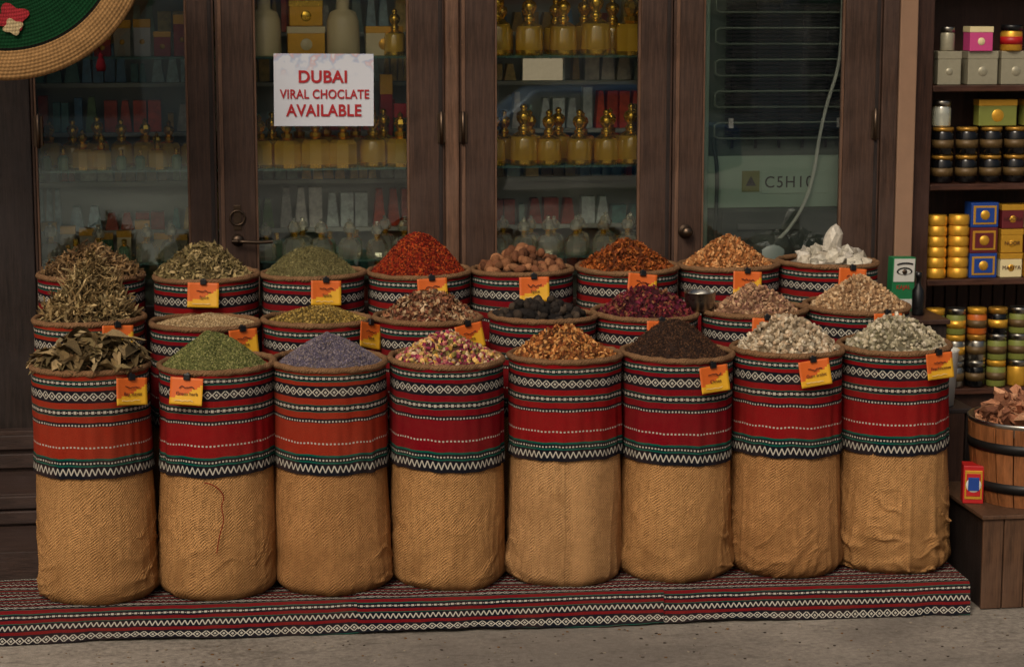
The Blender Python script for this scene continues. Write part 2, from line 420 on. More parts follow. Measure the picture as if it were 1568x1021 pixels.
def heap(name,loc,layers,H=.13,R=.222,p=1.25,base=(90,70,50),seed=1,mat=None,fine=False,off=(0,0),spill=0):
    """layers: (template,n,(smin,smax),stretch xyz,palette,tilt,jitter,warp)"""
    rs=R_(seed); VV=[];FF=[];CC=[];n0=0
    def h(r,an):
        q=np.clip(r/R,0,1)
        return H*(1-q**p)+.012*np.sin(an*3+seed)*q*(1-q)*4*min(1,H*8)+.008*np.sin(an*5+seed*2)*q*(1-q)*4*min(1,H*8)
    na,nr=56,22
    V=[(off[0],off[1],H+0.0)]
    for i in range(1,nr+1):
        for j in range(na):
            a=2*math.pi*j/na; r=R*i/nr
            jit=.004 if not fine else .003
            V.append((r*math.cos(a)+off[0]*(1-i/nr),r*math.sin(a)+off[1]*(1-i/nr),float(h(np.array(r),np.array(a)))+rs.uniform(-jit,jit)-(.02 if i==nr else 0)))
    F=[(0,1+j,1+(j+1)%na) for j in range(na)]
    for i in range(nr-1):
        for j in range(na): F.append((1+i*na+j,1+(i+1)*na+j,1+(i+1)*na+(j+1)%na,1+i*na+(j+1)%na))
    bc=np.array(s2l(base)); VV.append(np.array(V)); FF+=F; CC.append(np.tile(bc,(len(V),1))*rs.uniform(.75,1.15,(len(V),1))); n0=len(V)
    for (tm,n,sr,st,pal,tilt,jit,warp) in layers:
        tv,tf=tm; k=len(tv)
        r=R*np.sqrt(rs.rand(n))*(1+spill); an=rs.rand(n)*2*math.pi
        q=r/R
        px=r*np.cos(an)+off[0]*(1-q); py=r*np.sin(an)+off[1]*(1-q); pz=h(r,an)+rs.uniform(-.1,1,n)*jit
        s=rs.uniform(sr[0],sr[1],n)
        sx=s*st[0]*rs.uniform(.75,1.25,n); sy=s*st[1]*rs.uniform(.75,1.25,n); sz=s*st[2]*rs.uniform(.75,1.25,n)
        Vt=np.repeat(tv[None],n,0)
        if warp: Vt=Vt*(1+rs.uniform(-warp,warp,(n,k,1)))+rs.uniform(-warp,warp,(n,k,3))*.25
        Vt=Vt*np.stack([sx,sy,sz],-1)[:,None,:]
        Rm=rotm(rs.uniform(-tilt,tilt,n),rs.uniform(-tilt,tilt,n),rs.rand(n)*6.283)
        W=np.einsum('nij,nkj->nki',Rm,Vt)+np.stack([px,py,pz],-1)[:,None,:]
        pl=np.array([s2l(c) for c in pal]); c=pl[rs.randint(0,len(pl),n)]*rs.uniform(.6,1.35,(n,1))
        VV.append(W.reshape(-1,3)); CC.append(np.repeat(c,k,0))
        tfa=[list(f) for f in tf]
        for i in range(n):
            b=n0+i*k
            FF.extend([[b+q_ for q_ in f] for f in tfa])
        n0+=n*k
    o=mk(name,np.concatenate(VV),FF,mat or M_piece,False,col=np.clip(np.concatenate(CC),0,1),loc=loc)
    return o

XS=lambda i,row:-1.775+.5*i+(0,-.035,-.045)[row]
YR=(0,.48,.95); ZB=(.140,.265,.413); HB=(.975,.955,.955)
rr=random.Random(3)
dz=[[.004,0,0,0,.003,.0,.008,.012],[.03,-.004,0,.0,.0,.0,.005,.014],[0.01,0,0,0,0,.005,.005,.012]]
covers=[[1,0,1,2,0,2,0,0],[1,2,0,2,2,0,2,2],[2,0,2,0,2,0,2,0]]
cre=[.9,.7,.8,.8,1.0,1.0,1.3,2.1]
tops={}
for row in range(3):
    for i in range(8):
        x=XS(i,row)+rr.uniform(-.006,.006); y=YR[row]+rr.uniform(-.01,.01)
        hh=HB[row]+dz[row][i]
        sack(x,y,ZB[row],seed=row*10+i+1,H=hh,cover=.448+rr.uniform(-.012,.006)-(.02 if (row==0 and i==4) else 0),cm=covers[row][i],bm=(0,0,2,0,1,0,2,0)[i],hi=(row==0),rad=.239 if row==0 else .237,crease=cre[i])
        tops[row,i]=(x,y,ZB[row]+hh)
def T_(row,i,d=-.012):
    x,y,z=tops[row,i]; return (x,y,z+d)
PI=math.pi
# front row
heap('bay_leaf_pile',T_(0,0),[(LEAFC,300,(.07,.13),(1,.95,.9),[(126,104,68),(102,84,54),(146,124,88),(84,70,46),(116,100,66),(156,136,100)],.5,.05,.14),(STICK,40,(.06,.1),(1,.5,.5),[(120,90,60)],.6,.05,.1)],H=.08,base=(46,38,26),seed=1,p=1.8,spill=.04)
heap('ground_green_herb_heap',T_(0,1),[(CUBE,9000,(.003,.0065),(1,1,.7),[(110,112,62),(94,98,52),(128,126,74),(76,82,44),(142,138,88)],PI,.003,.3)],H=.145,p=1.35,base=(92,94,52),seed=2,fine=True,off=(-.01,0))
heap('dried_lavender_heap',T_(0,2),[(ICO0,7500,(.004,.009),(1.3,.8,.8),[(116,106,116),(98,90,106),(134,122,124),(86,80,96),(124,110,104)],PI,.004,.2)],H=.125,p=1.35,base=(84,76,88),seed=3,fine=True,off=(-.012,0))
heap('rosebud_mix_heap',T_(0,3),[(ICO0,900,(.014,.026),(1.25,.85,.85),[(200,156,108),(196,148,70),(150,58,78),(200,172,136),(122,40,64),(206,168,98),(174,106,94),(120,106,54)],PI,.012,.25),(LEAF,300,(.012,.022),(1,1.2,1),[(204,180,136),(156,70,90)],PI,.016,.1)],H=.115,base=(78,50,38),seed=4,p=1.3,off=(-.01,.0))
heap('dried_ginger_flake_heap',T_(0,4),[(ICO0,1100,(.012,.024),(1.3,.8,.55),[(170,106,54),(188,130,70),(142,82,40),(200,146,88),(118,66,34)],PI,.012,.28),(LEAF,250,(.014,.026),(1,1,1),[(184,124,64),(134,80,40)],PI,.014,.1)],H=.13,base=(82,50,26),seed=5,p=1.25)
heap('whole_clove_heap',T_(0,5),[(STICK,3000,(.012,.018),(1,1.6,1.6),[(66,44,32),(50,34,26),(82,56,40),(40,28,23),(98,68,46)],PI,.004,.1),(ICO0,2000,(.004,.008),(1,1,1),[(60,40,30),(90,62,42)],PI,.005,.1)],H=.155,base=(44,30,23),seed=6,p=1.2,off=(-.01,.0))
heap('gum_arabic_heap',T_(0,6),[(ICO0,900,(.013,.03),(1.1,.85,.8),[(186,168,140),(162,142,114),(200,186,160),(142,124,98),(176,150,120)],PI,.013,.3)],H=.145,base=(104,88,66),seed=7,p=1.3,mat=M_crys)
heap('frankincense_heap',T_(0,7),[(ICO0,950,(.012,.028),(1.1,.85,.8),[(172,162,134),(190,178,154),(146,138,108),(180,166,138),(136,126,100)],PI,.013,.3)],H=.13,base=(100,92,70),seed=8,p=1.3,mat=M_crys)
# middle row
heap('tangled_dried_herb_heap',T_(1,0),[(STICKC,900,(.06,.13),(1,.5,.5),[(156,130,88),(132,108,70),(176,152,108),(106,86,54)],1.2,.05,.2),(LEAFC,1000,(.018,.036),(1,1.3,1),[(158,136,92),(126,106,66),(178,156,112),(98,84,52)],PI,.06,.2)],H=.265,R=.19,base=(64,50,32),seed=9,p=.95,off=(.02,0))
heap('pale_seed_heap',T_(1,1),[(ICO0,5000,(.005,.010),(1.3,.8,.7),[(178,152,112),(156,130,92),(192,168,128),(138,114,80)],PI,.003,.15)],H=.04,base=(128,104,72),seed=10,p=1.8)
heap('dried_chamomile_heap',T_(1,2),[(ICO0,2200,(.007,.013),(1.2,.9,.8),[(150,122,58),(126,100,46),(172,144,78),(104,86,44)],PI,.006,.25)],H=.065,base=(92,74,36),seed=11,p=1.5)
heap('potpourri_flake_heap',T_(1,3),[(LEAF,1200,(.018,.036),(1,1.3,1),[(146,98,68),(176,144,108),(118,74,52),(190,162,128),(94,58,42),(136,86,58)],PI,.012,.15),(ICO0,250,(.012,.022),(1,.8,.8),[(130,80,60),(166,134,96)],PI,.01,.2)],H=.125,base=(76,48,34),seed=12,p=1.3)
heap('dried_black_lime_heap',T_(1,4),[(ICO1,95,(.034,.046),(1,1,.93),[(50,42,35),(34,29,26),(66,55,45),(40,34,30)],PI,.02,.06)],H=.065,R=.2,base=(26,22,20),seed=13,p=1.6)
heap('dried_hibiscus_heap',T_(1,5),[(LEAF,1500,(.014,.03),(1,1.3,1),[(118,42,48),(92,28,42),(138,58,54),(70,24,34),(128,86,58),(108,34,58)],PI,.014,.2)],H=.125,base=(56,20,26),seed=14,p=1.25)
heap('dried_garlic_flake_heap',T_(1,6),[(ICO0,1000,(.012,.022),(1.3,.85,.6),[(168,130,98),(144,106,82),(184,150,116),(130,92,76)],PI,.01,.25)],H=.12,R=.2,base=(104,74,54),seed=15,p=1.3)
heap('pale_resin_chip_heap',T_(1,7),[(ICO0,1300,(.012,.022),(1.3,.85,.6),[(188,154,114),(170,134,96),(198,170,134),(150,118,86)],PI,.01,.25)],H=.15,base=(122,90,62),seed=16,p=1.2)
# back row
heap('dried_pod_heap',T_(2,0),[(STICKC,800,(.04,.075),(1,1.3,1.3),[(140,108,70),(112,86,54),(158,128,90),(90,68,46)],.9,.03,.15)],H=.12,R=.215,base=(62,48,32),seed=17,p=1.3)
heap('dried_leaf_herb_heap',T_(2,1),[(LEAF,1300,(.02,.045),(1,.9,1),[(156,136,92),(134,118,76),(176,154,110),(112,98,62)],1.6,.014,.15)],H=.155,base=(84,72,46),seed=18,p=1.2)
heap('thyme_heap',T_(2,2),[(STICK,4500,(.008,.018),(1,1.2,1.2),[(134,126,80),(114,106,68),(152,142,96),(96,88,54)],PI,.007,.2)],H=.135,base=(90,84,52),seed=19,p=1.25)
heap('red_chilli_flake_heap',T_(2,3),[(CUBE,8000,(.004,.010),(1.2,1,.5),[(132,34,13),(104,24,11),(152,50,18),(84,20,11),(162,74,28)],PI,.005,.3)],H=.19,base=(98,22,9),seed=20,p=1.35)
heap('whole_nutmeg_heap',T_(2,4),[(ICO1,130,(.038,.054),(1.2,.9,.9),[(124,82,54),(104,65,43),(146,100,68),(114,72,48)],PI,.03,.06)],H=.085,R=.2,base=(56,36,24),seed=21,p=1.6)
heap('mace_blade_heap',T_(2,5),[(LEAF,1300,(.018,.034),(1,1.2,1.4),[(160,84,34),(134,64,26),(178,104,48),(106,52,24)],PI,.016,.2)],H=.135,base=(84,42,18),seed=22,p=1.3)
heap('dried_orange_peel_heap',T_(2,6),[(ICO0,1200,(.013,.025),(1.3,.85,.55),[(186,128,76),(164,102,54),(200,150,98),(140,88,50)],PI,.012,.28)],H=.145,R=.21,base=(104,66,34),seed=23,p=1.25)
x,y,z=T_(2,7)
al=heap('alum_crystal_heap',(x,y,z),[(ICO0,75,(.05,.10),(1,.8,.8),[(184,176,158),(160,150,132),(194,186,172)],PI,.02,.3)],H=.06,R=.2,base=(116,106,92),seed=24,p=1.5,mat=M_crys)
V,F=ICO1; rs=R_(5); Vc=V*(1+rs.uniform(-.12,.12,(len(V),1)))*np.array([.10,.08,.17])
mk('alum_crystal_rock',Vc,F,M_crys,False,col=np.tile(np.array(s2l((196,188,172))),(len(V),1)),loc=(x+.01,y-.02,z+.11),rot=(.1,.12,.3))
# loose red thread hanging down the second sack
M_thread=simple('red_thread',(120,34,22),.9,0,.2,80,.1,.1)
x2,y2,z2=tops[0,1]
curve('loose_red_thread',[(x2-.05,y2-.262,.66),(x2-.01,y2-.270,.655),(x2+.035,y2-.267,.60),(x2+.015,y2-.268,.56),(x2+.03,y2-.268,.50),(x2+.005,y2-.270,.43),(x2-.005,y2-.272,.36)],.0022,M_thread)

# ---------------------------------------------------------------- label cards
M_co=simple('card_orange',(210,98,28),.5,0,.2,20,.02); M_cy=simple('card_yellow',(224,168,36),.45,0,.15,20,.02); M_ink=simple('card_ink',(70,26,16),.6,0,.1,20,0)
names={(0,0):'Bay leaves',(0,1):'Green herb',(0,5):'Cloves',(0,6):'Gum arabic',(0,7):'Frankincense'}
def card(row,i,dx,roll=0,drop=0):
    x,y,z=tops[row,i]; a=math.asin(dx); r=.2565
    e=empty('spice_label_card',(x+r*math.sin(a),y-r*math.cos(a),z+.004-drop))
    e.rotation_euler=Euler((math.radians(-7),roll,a*.75),'XYZ')
    w,h=.070,.112
    n=12;P=[];F=[]
    for k in range(n+1):
        for j in range(n+1):
            P.append((-w+2*w*k/n,-.004-.006*((-w+2*w*k/n)/w)**2-.004*(j/n)**2,-h*j/n-.006))
    for k in range(n):
        for j in range(n): q=k*(n+1)+j; F.append((q,q+1,q+n+2,q+n+1))
    mi=[1 if j>=8.5-6.5*(k/n)**1.4 and j<16.5-7*(k/n)**3 else 0 for k in range(n) for j in range(n)]
    o=mk('card',P,F,[M_co,M_cy],True,midx=mi,parent=e)
    sd=o.modifiers.new('s','SOLIDIFY'); sd.thickness=.0015
    box('clip',-.014,.014,-.016,.004,-.016,.010,M_black,e,.003)
    box('clip_arm',-.005,.005,-.006,.006,.008,.015,M_black,e,.002)
    text('name_text',names.get((row,i),'Spice'),.020,M_ink,(0.004,-.0118,-.072),e)
    rs=random.Random(row*9+i)
    curve('script_line',[(-.03+.008*k,-.0115,-.045+rs.uniform(-.007,.007)) for k in range(9)],.0018,M_ink,e)
    curve('script_small_line',[(-.048+.008*k,-.0145,-.100+rs.uniform(-.003,.003)) for k in range(11)],.0012,M_cream,e)
for row,i,dx,ro,dr in [(0,0,.64,.09,.02),(0,1,-.42,.03,.015),(0,5,.42,-.06,.02),(0,6,.15,-.12,.01),(0,7,.42,-.03,.0),
        (1,0,.5,.06,0),(1,1,.62,0,0),(1,2,.86,.25,0),(1,3,.55,-.12,0),(1,5,.08,.05,.0),(1,6,-.02,.05,0),(1,7,.22,.03,0),
        (2,1,0,.04,0),(2,2,.22,.05,0),(2,3,.15,-.03,0),(2,4,.06,0,0),(2,5,.12,.12,0),(2,6,.12,.06,0),(2,7,.15,.09,0)]:
    card(row,i,dx,ro,dr)
lathe('steel_cup',[(.0,0),(.045,0),(.062,.02),(.07,.05),(.072,.085),(.075,.09),(.07,.09),(.066,.05),(.05,.015),(0,.012)],M_steel,32,loc=(XS(5,1)+.245,.47,1.225))

# ---------------------------------------------------------------- platform, rug, ground
def ground_mat():
    T=NT('concrete_pavement'); oc=objc(T)
    a=T.noise(oc,1.1,7,.65); b=T.noise(oc,34,6,.7); c=T.noise(oc,.45,4); g=T.noise(oc,150,3,.6)
    col=T.ramp(T.M('ADD',T.M('MULTIPLY',a,.5),T.M('MULTIPLY',b,.5)),[(.36,(.13,.112,.09,1)),(.5,(.29,.255,.21,1)),(.64,(.44,.39,.32,1))])
    col=T.mix(T.ramp(c,[(.46,(0,0,0,1)),(.62,(.65,.65,.65,1))]),col,(.13,.112,.095,1))
    sp=T.ramp(g,[(.60,(0,0,0,1)),(.68,(1,1,1,1))]); col=T.mix(T.M('MULTIPLY',sp,.5),col,(.08,.07,.06,1))
    st=T.ramp(T.noise(sc(T,oc,2,5,1),2.5,6,.75),[(.54,(0,0,0,1)),(.66,(.65,.65,.65,1))]); col=T.mix(st,col,(.11,.095,.08,1))
    T.bsdf(Base_Color=col,Roughness=.9,Specular_IOR_Level=.2,Normal=T.bump(T.M('ADD',T.M('MULTIPLY',a,3),T.M('ADD',b,T.M('MULTIPLY',g,.5))),.7,.008)); return T.m
M_ground=ground_mat()
mk('ground',[(-300,-300,0),(300,-300,0),(300,300,0),(-300,300,0)],[(0,1,2,3)],M_ground)
def grit():
    rs=R_(77); n=900; tv,tf=ICO0; k=len(tv)
    P=np.stack([rs.uniform(-3.5,4,n),-.40-rs.rand(n)**1.6*1.3,np.full(n,.002)],-1); s=rs.uniform(.003,.014,n)
    V=(tv[None]*(1+rs.uniform(-.2,.2,(n,k,1))))*s[:,None,None]*np.array([1.2,1,.5])+P[:,None,:]
    F=[[b*k+q for q in f] for b in range(n) for f in tf]
    pl=np.array([s2l(c) for c in [(120,108,92),(90,80,70),(150,138,120),(110,80,50),(60,52,46)]])
    mk('pavement_grit',V.reshape(-1,3),F,M_piece,False,col=np.repeat(pl[rs.randint(0,5,n)],k,0))
grit()

plat=empty('stepped_platform')
X0,X1=-3.0,1.95
RA=-.032   # the front deck and its rug sit slightly skew to the row of sacks
dk=box('lower_deck',X0,X1,-.290,.24,.0,.134,M_darkwood,plat); dk.rotation_euler=(0,0,RA)
dk.location.y+=math.sin(RA)*((X0+X1)/2)
box('middle_deck',X0,X1,.243,.715,.0,.262,M_darkwood,plat)
box('upper_deck',X0,X1,.718,1.19,.0,.41,M_darkwood,plat)
box('plinth',X0,2.1,1.193,1.29,0,.606,M_darkwood,plat)
for k,(yy,z0,z1) in enumerate([(1.185,.43,.50),(1.185,.52,.59),(.71,.275,.335),(.71,.345,.405)]):
    box('riser_board_%d'%k,X0,X1,yy-.018,yy+.004,z0,z1,M_darkwood,plat,.006)
def rug(name,xa,xb,dyy,dzz,seed):
    nu=int((xb-xa)/.02)
    sec=[(.185,.1385),(.075,.1385),(-.025,.1385),(-.125,.1385),(-.195,.1385),(-.245,.1385),(-.280,.138),(-.296,.133),(-.304,.121)]
    zz=np.linspace(.108,.006,14)
    sec+=[(-.306-.024*(.108-z)/.108,z) for z in zz]
    sec=np.array(sec); d=np.concatenate([[0],np.cumsum(np.hypot(*np.diff(sec,axis=0).T))])
    d=d-d[-1]+6*CB[-1][1]-.004
    P=np.zeros((nu+1,len(sec),3)); uv=np.zeros((nu+1,len(sec),2))
    for i in range(nu+1):
        x=xa+(xb-xa)*i/nu
        for j,(y,z) in enumerate(sec):
            fall=max(0,(.128-z)/.12)
            y2=y-fall*(.022*nz(x*2.2+seed,3,0)+.016*nz(x*9+seed,z*3,1)+.014)-dyy
            z2=z+dzz+(.006*nz(x*5,y*8,seed) if j<6 else 0)
            if j>len(sec)-6: z2=max(.004,z2+.018*nz(x*1.7,0,seed+4)*((j-(len(sec)-6))/5))
            xx=x+.02*fall*nz(x*.8,5,seed)
            P[i,j]=(xx*math.cos(RA)-y2*math.sin(RA),y2*math.cos(RA)+xx*math.sin(RA),z2+.001); uv[i,j]=(x,d[j]+.010*nz(x*1.1,0,seed+9))
    return sheet(name,P,uv,M_carpet,None)
rug('woven_floor_rug',X0,-.66,.0,.0,1.3); rug('woven_floor_rug.001',-.69,.62,.010,.004,8.1); rug('woven_floor_rug.002',.60,1.97,0,.0,5.2)

# ---------------------------------------------------------------- shop front
YD=1.30
shop=empty('shop_front')
box('left_post',-2.46,-2.105,YD-.03,YD+.09,.0,3.2,M_post,shop,.006)
box('left_lower_panel',-3.0,-2.47,YD-.02,YD+.06,.0,3.2,M_post,shop,.006)
box('right_post',2.03,2.112,YD-.03,YD+.09,.0,3.2,M_door,shop,.006)
box('header_beam',-3.0,2.112,YD-.04,YD+.09,2.98,3.2,M_doorx,shop,.006)
box('plaster_pier',2.115,2.205,YD-.035,YD+.4,0,3.2,M_tan,shop,.006)
box('wall_above',-9,9,YD-.0,YD+.3,3.203,6.0,M_tan,shop,.0)
box('wall_left',-9,-3.003,YD,YD+.3,0,3.2,M_tan,shop,.0)
box('wall_right',3.6,9,YD,YD+.3,0,3.2,M_tan,shop,.0)
box('meeting_post',-.146,-.080,YD-.045,YD+.05,.607,2.977,M_bead,shop,.01)
def door(x0,g0,g1,x1,gm):
    d=empty('glazed_wooden_door',(0,YD,0))
    box('stile_left',x0,g0,-.02,.03,.61,2.975,M_door,d,.005)
    box('stile_right',g1,x1,-.02,.03,.61,2.975,M_door,d,.005)
    if g0-x0>.12: box('stile_moulding_left',x0+.012,x0+.03,-.026,-.0205,.62,2.97,M_bead,d,.002)
    if x1-g1>.12: box('stile_moulding_right',x1-.03,x1-.012,-.026,-.0205,.62,2.97,M_post,d,.002)
    box('top_rail',g0,g1,-.017,.028,2.80,2.975,M_doorx,d,.004)
    box('bottom_rail',g0,g1,-.017,.028,.61,1.18,M_doorx,d,.004)
    box('glazing_bead_left',g0,g0+.012,-.012,.02,1.18,2.80,M_bead,d,.003)
    box('glazing_bead_right',g1-.012,g1,-.012,.02,1.18,2.80,M_bead,d,.003)
    mk('glass_pane',[(g0+.012,.004,1.18),(g1-.012,.004,1.18),(g1-.012,.004,2.8),(g0+.012,.004,2.8)],[(0,1,2,3)],gm,parent=d)
    return d
d1=door(-2.104,-2.09,-1.37,-1.243,M_glass2)
d2=door(-1.238,-1.06,-.318,-.148,M_glass)
d3=door(-.078,.096,.816,.972,M_glass)
d4=door(.977,1.126,1.841,2.027,M_glass)
for d,xx in ((d2,-.165),(d3,-.06),(d4,2.0),(d1,-2.07)):
    for zc in (2.02,):
        lathe('hinge',[(0,-.08),(.009,-.078),(.009,.078),(0,.08)],M_bronze,12,parent=d,loc=(xx,-.032,zc))
        box('hinge_leaf',xx-.02,xx+.02,-.030,-.0262,zc-.07,zc+.07,M_bronze,d,.001)
lathe('lever_rose',[(0,.014),(.02,.014),(.026,.006),(.03,0)],M_bronze,24,parent=d2,loc=(-1.15,-.02,1.49),rot=(PI/2,0,0))
curve('lever',[(-1.15,-.03,1.49),(-1.15,-.07,1.49),(-1.10,-.075,1.488),(-1.04,-.072,1.484),(-.985,-.066,1.487)],.0085,M_bronze,d2)
curve('lever_return',[(-1.15,-.07,1.49),(-1.18,-.072,1.492)],.009,M_bronze,d2)
curve('key_ring',[(-1.15+.035*math.cos(t),-.03,1.60+.035*math.sin(t)) for t in np.linspace(0,2*PI,14,endpoint=False)],.005,M_bronze,d2,cyc=True)
box('key_plate',-1.168,-1.132,-.0245,-.0206,1.54,1.66,M_bronze,d2,.002)
lathe('round_knob',[(0,.06),(.018,.058),(.028,.045),(.026,.03),(.012,.02),(.012,.01),(.034,.006),(.036,0)],M_bronze,28,parent=d4,loc=(1.045,-.02,1.50),rot=(PI/2,0,0))

def paper():
    T=NT('printed_paper'); oc=objc(T)
    sep=T.n('ShaderNodeSeparateXYZ',{0:oc})
    up=T.M('MULTIPLY',T.M('SUBTRACT',sep.outputs[2],.06),12,clamp=True)
    n=T.n('ShaderNodeTexNoise',{'Vector':oc,'Scale':14.,'Detail':2.})
    b=T.ramp(n.outputs['Fac'],[(.47,(.62,.64,.70,1)),(.53,(.40,.47,.61,1)),(.6,(.60,.41,.43,1)),(.64,(.62,.63,.68,1))])
    col=T.mix(up,(.62,.64,.70,1),b)
    T.bsdf(Base_Color=col,Roughness=.5); return T.m
M_sred=simple('print_red',(170,26,34),.5,0,.1,20,0)
sg=empty('paper_notice_sign',(-.727,YD-.006,2.205)); sg.rotation_euler=(0,.008,0)
P=[];F=[]
for i in range(9):
    for j in range(7):
        P.append((-.238+.476*i/8,-.002*abs(math.sin(i*.8+j)),-.172+.344*j/6))
for i in range(8):
    for j in range(6): q=i*7+j; F.append((q,q+7,q+8,q+1))
mk('paper',P,F,paper(),True,parent=sg)
text('line_dubai','DUBAI',.080,M_sred,(-.005,-.005,.060),sg,off=.0022,sx=.98,sp=1.05)
text('line_viral','VIRAL CHOCLATE',.060,M_sred,(.004,-.005,-.022),sg,off=.0013,sx=.84,sp=1.05)
text('line_available','AVAILABLE',.078,M_sred,(0,-.005,-.100),sg,off=.0020,sx=.90,sp=1.05)

# ---------------------------------------------------------------- interior
M_wallin=simple('interior_wall',(190,196,180),.8,0,.2,6,.05)
room=empty('shop_interior')
box('back_wall',-3,2.1,3.2,3.3,0,3.2,M_wallin,room,0); box('ceiling',-3,2.1,YD+.1,3.2,3.0,3.05,M_wallin,room,0)
box('floor',-3,2.1,YD+.1,3.2,.3,.35,M_wallin,room,0); box('side_left',-3.05,-3,YD+.1,3.3,0,3.2,M_wallin,room,0)
box('side_right',2.10,2.112,YD+.12,3.3,0,3.2,M_wallin,room,0)
sh=empty('glass_display_shelves')
for (a,b) in ((-2.25,-1.22),(-1.2,-.13),(-.07,.95)):
    for zz in (1.372,1.822,2.36):
        box('glass_shelf',a,b,1.40,1.70,zz-.010,zz,M_shelf,sh,.001)
for xx in (-2.26,-1.21,-.10,.96): box('upright',xx-.01,xx+.01,1.38,1.75,1.0,2.95,M_bronze,sh,.002)
M_goods=piece_mat('packaged_goods',.35,.5,30,.05)
def goods():
    rs=R_(41); tv,tf=CUBE; VV=[];FF=[];CC=[];n0=0
    pal=[s2l(c) for c in [(236,190,90),(190,156,76),(212,222,196),(160,190,170),(100,160,150),(220,90,56),(228,224,206),(110,160,190),(150,132,86),(244,212,130),(180,80,56),(130,164,104),(200,230,226),(214,226,214)]]
    for lev in range(8):
        z=1.0+.245*lev; x=-2.9
        while x<.95:
            w=rs.uniform(.03,.09); h=rs.uniform(.08,.21); g=rs.randint(0,len(pal)); rep=rs.randint(1,5)
            for _ in range(rep):
                if x>.95: break
                V=tv*np.array([w*.88,.08,h])+np.array([x+w/2,1.86+rs.uniform(-.015,.015),z+h/2])
                if rs.rand()<.5: V[4:,0]=x+w/2+(V[4:,0]-x-w/2)*.45
                VV.append(V); FF+=[[n0+q for q in f] for f in tf]; CC.append(np.tile(np.array(pal[g])*rs.uniform(.8,1.2),(8,1))); n0+=8
                x+=w
            x+=rs.uniform(0,.03)
    mk('shelved_goods_mass',np.concatenate(VV),FF,M_goods,False,col=np.clip(np.concatenate(CC),0,1))
goods()
rk=empty('wall_rack')
for lev in range(9): box('rack_shelf_%d'%lev,-2.95,1.0,1.80,1.96,.978+.245*lev,.998+.245*lev,M_wallin,rk,.001)
box('rack_back',-2.95,1.0,1.965,1.985,.9,2.98,M_wallin,rk,0)
def bottle_mesh(name,kind):
    if kind=='gold':
        prof=[(0,0),(.056,0),(.058,.008),(.058,.022),(.056,.10),(.052,.118),(.030,.132),(.02,.138),(.024,.142),(.024,.155),(.017,.16),(.017,.166),(.027,.18),(.031,.196),(.027,.212),(.012,.222),(.012,.228),(.016,.236),(.009,.246),(0,.25)]
        bm_=[1,1,1,0,0,1,1]+[1]*12; mats=[M_amber,M_gold]; n=16
    elif kind=='goldsq':
        prof=[(0,0),(.062,0),(.064,.016),(.064,.105),(.05,.122),(.022,.13),(.026,.134),(.026,.15),(.014,.156),(.02,.165),(.03,.185),(.024,.205),(.010,.215),(.014,.225),(.0,.24)]
        bm_=[1,1,0,0,1]+[1]*9; mats=[M_amber,M_gold]; n=8
    elif kind=='clear':
        prof=[(0,0),(.05,0),(.058,.02),(.056,.07),(.04,.095),(.015,.105),(.015,.12),(.028,.128),(.034,.15),(.022,.172),(.008,.18),(.012,.19),(0,.197)]
        bm_=[0]*5+[1]*2+[0]*5; mats=[M_clear,M_gold]; n=10
    elif kind=='cream':
        prof=[(0,0),(.075,0),(.078,.01),(.075,.16),(.06,.2),(.03,.215),(.03,.28),(.0,.285)]
        bm_=[0]*7; mats=[M_cream,M_gold]; n=24
    elif kind=='small':
        prof=[(0,0),(.03,0),(.032,.01),(.032,.07),(.02,.085),(.012,.09),(.014,.094),(.014,.12),(0,.124)]
        bm_=[0]*4+[1]*4; mats=[M_teal,M_gold]; n=10
    V,F=lathe_data(prof,n,PI/n)
    F=[tuple(reversed(f)) for f in F]
    me=bpy.data.meshes.new(name); me.from_pydata(V,[],F)
    for m in mats: me.materials.append(m)
    me.polygons.foreach_set('material_index',[bm_[q%(len(prof)-1)] for q in range(len(F))])
    me.polygons.foreach_set('use_smooth',[n>12]*len(F)); me.update(); return me
BM={k:bottle_mesh('perfume_bottle_'+k,k) for k in ('gold','goldsq','clear','cream','small')}
def put(kind,x,y,z,s=1,sz=None,nm='perfume_bottle'):
    o=bpy.data.objects.new(nm,BM[kind]); COL.objects.link(o); o.location=(x,y,z); o.rotation_euler=(0,0,random.uniform(-.3,.3)); o.scale=(s,s,sz or s)
rb=random.Random(11)
def rowb(kinds,xa,xb,n,y,z,s=1,jit=.008):
    for k in range(n):
        x=xa+(xb-xa)*(k+.5)/n
        put(rb.choice(kinds),x+rb.uniform(-jit,jit),y+rb.uniform(-.012,.012),z+.001,s*rb.uniform(.94,1.06))
rowb(['goldsq','gold'],.04,.88,5,1.465,2.36,1.25); rowb(['gold'],.10,.94,6,1.61,2.36,1.15)
rowb(['gold'],.05,.88,6,1.46,1.822,1.15); rowb(['gold','goldsq'],.12,.92,6,1.60,1.822,1.12)
rowb(['clear'],.06,.86,6,1.46,1.372,1.0); rowb(['clear'],.12,.9,6,1.60,1.372,.95)
rowb(['goldsq','gold'],-1.10,-.28,6,1.46,1.822,1.12); rowb(['goldsq','gold'],-1.04,-.22,6,1.60,1.822,1.12)
rowb(['clear'],-1.08,-.26,6,1.46,1.372,1.0); rowb(['clear','small'],-1.03,-.22,6,1.60,1.372,1.0)
for x,k in ((-1.0,'cream'),(-.62,'cream')): put(k,x,1.50,2.361,1.05,nm='ceramic_bottle')
rowb(['small','goldsq'],-2.1,-1.3,9,1.46,1.822,.8); rowb(['gold','goldsq'],-2.1,-1.3,7,1.61,1.822,.95)
rowb(['clear','small'],-2.1,-1.3,7,1.48,1.372,.95); rowb(['gold','small'],-.45,-.3,1,1.47,2.361,.9)
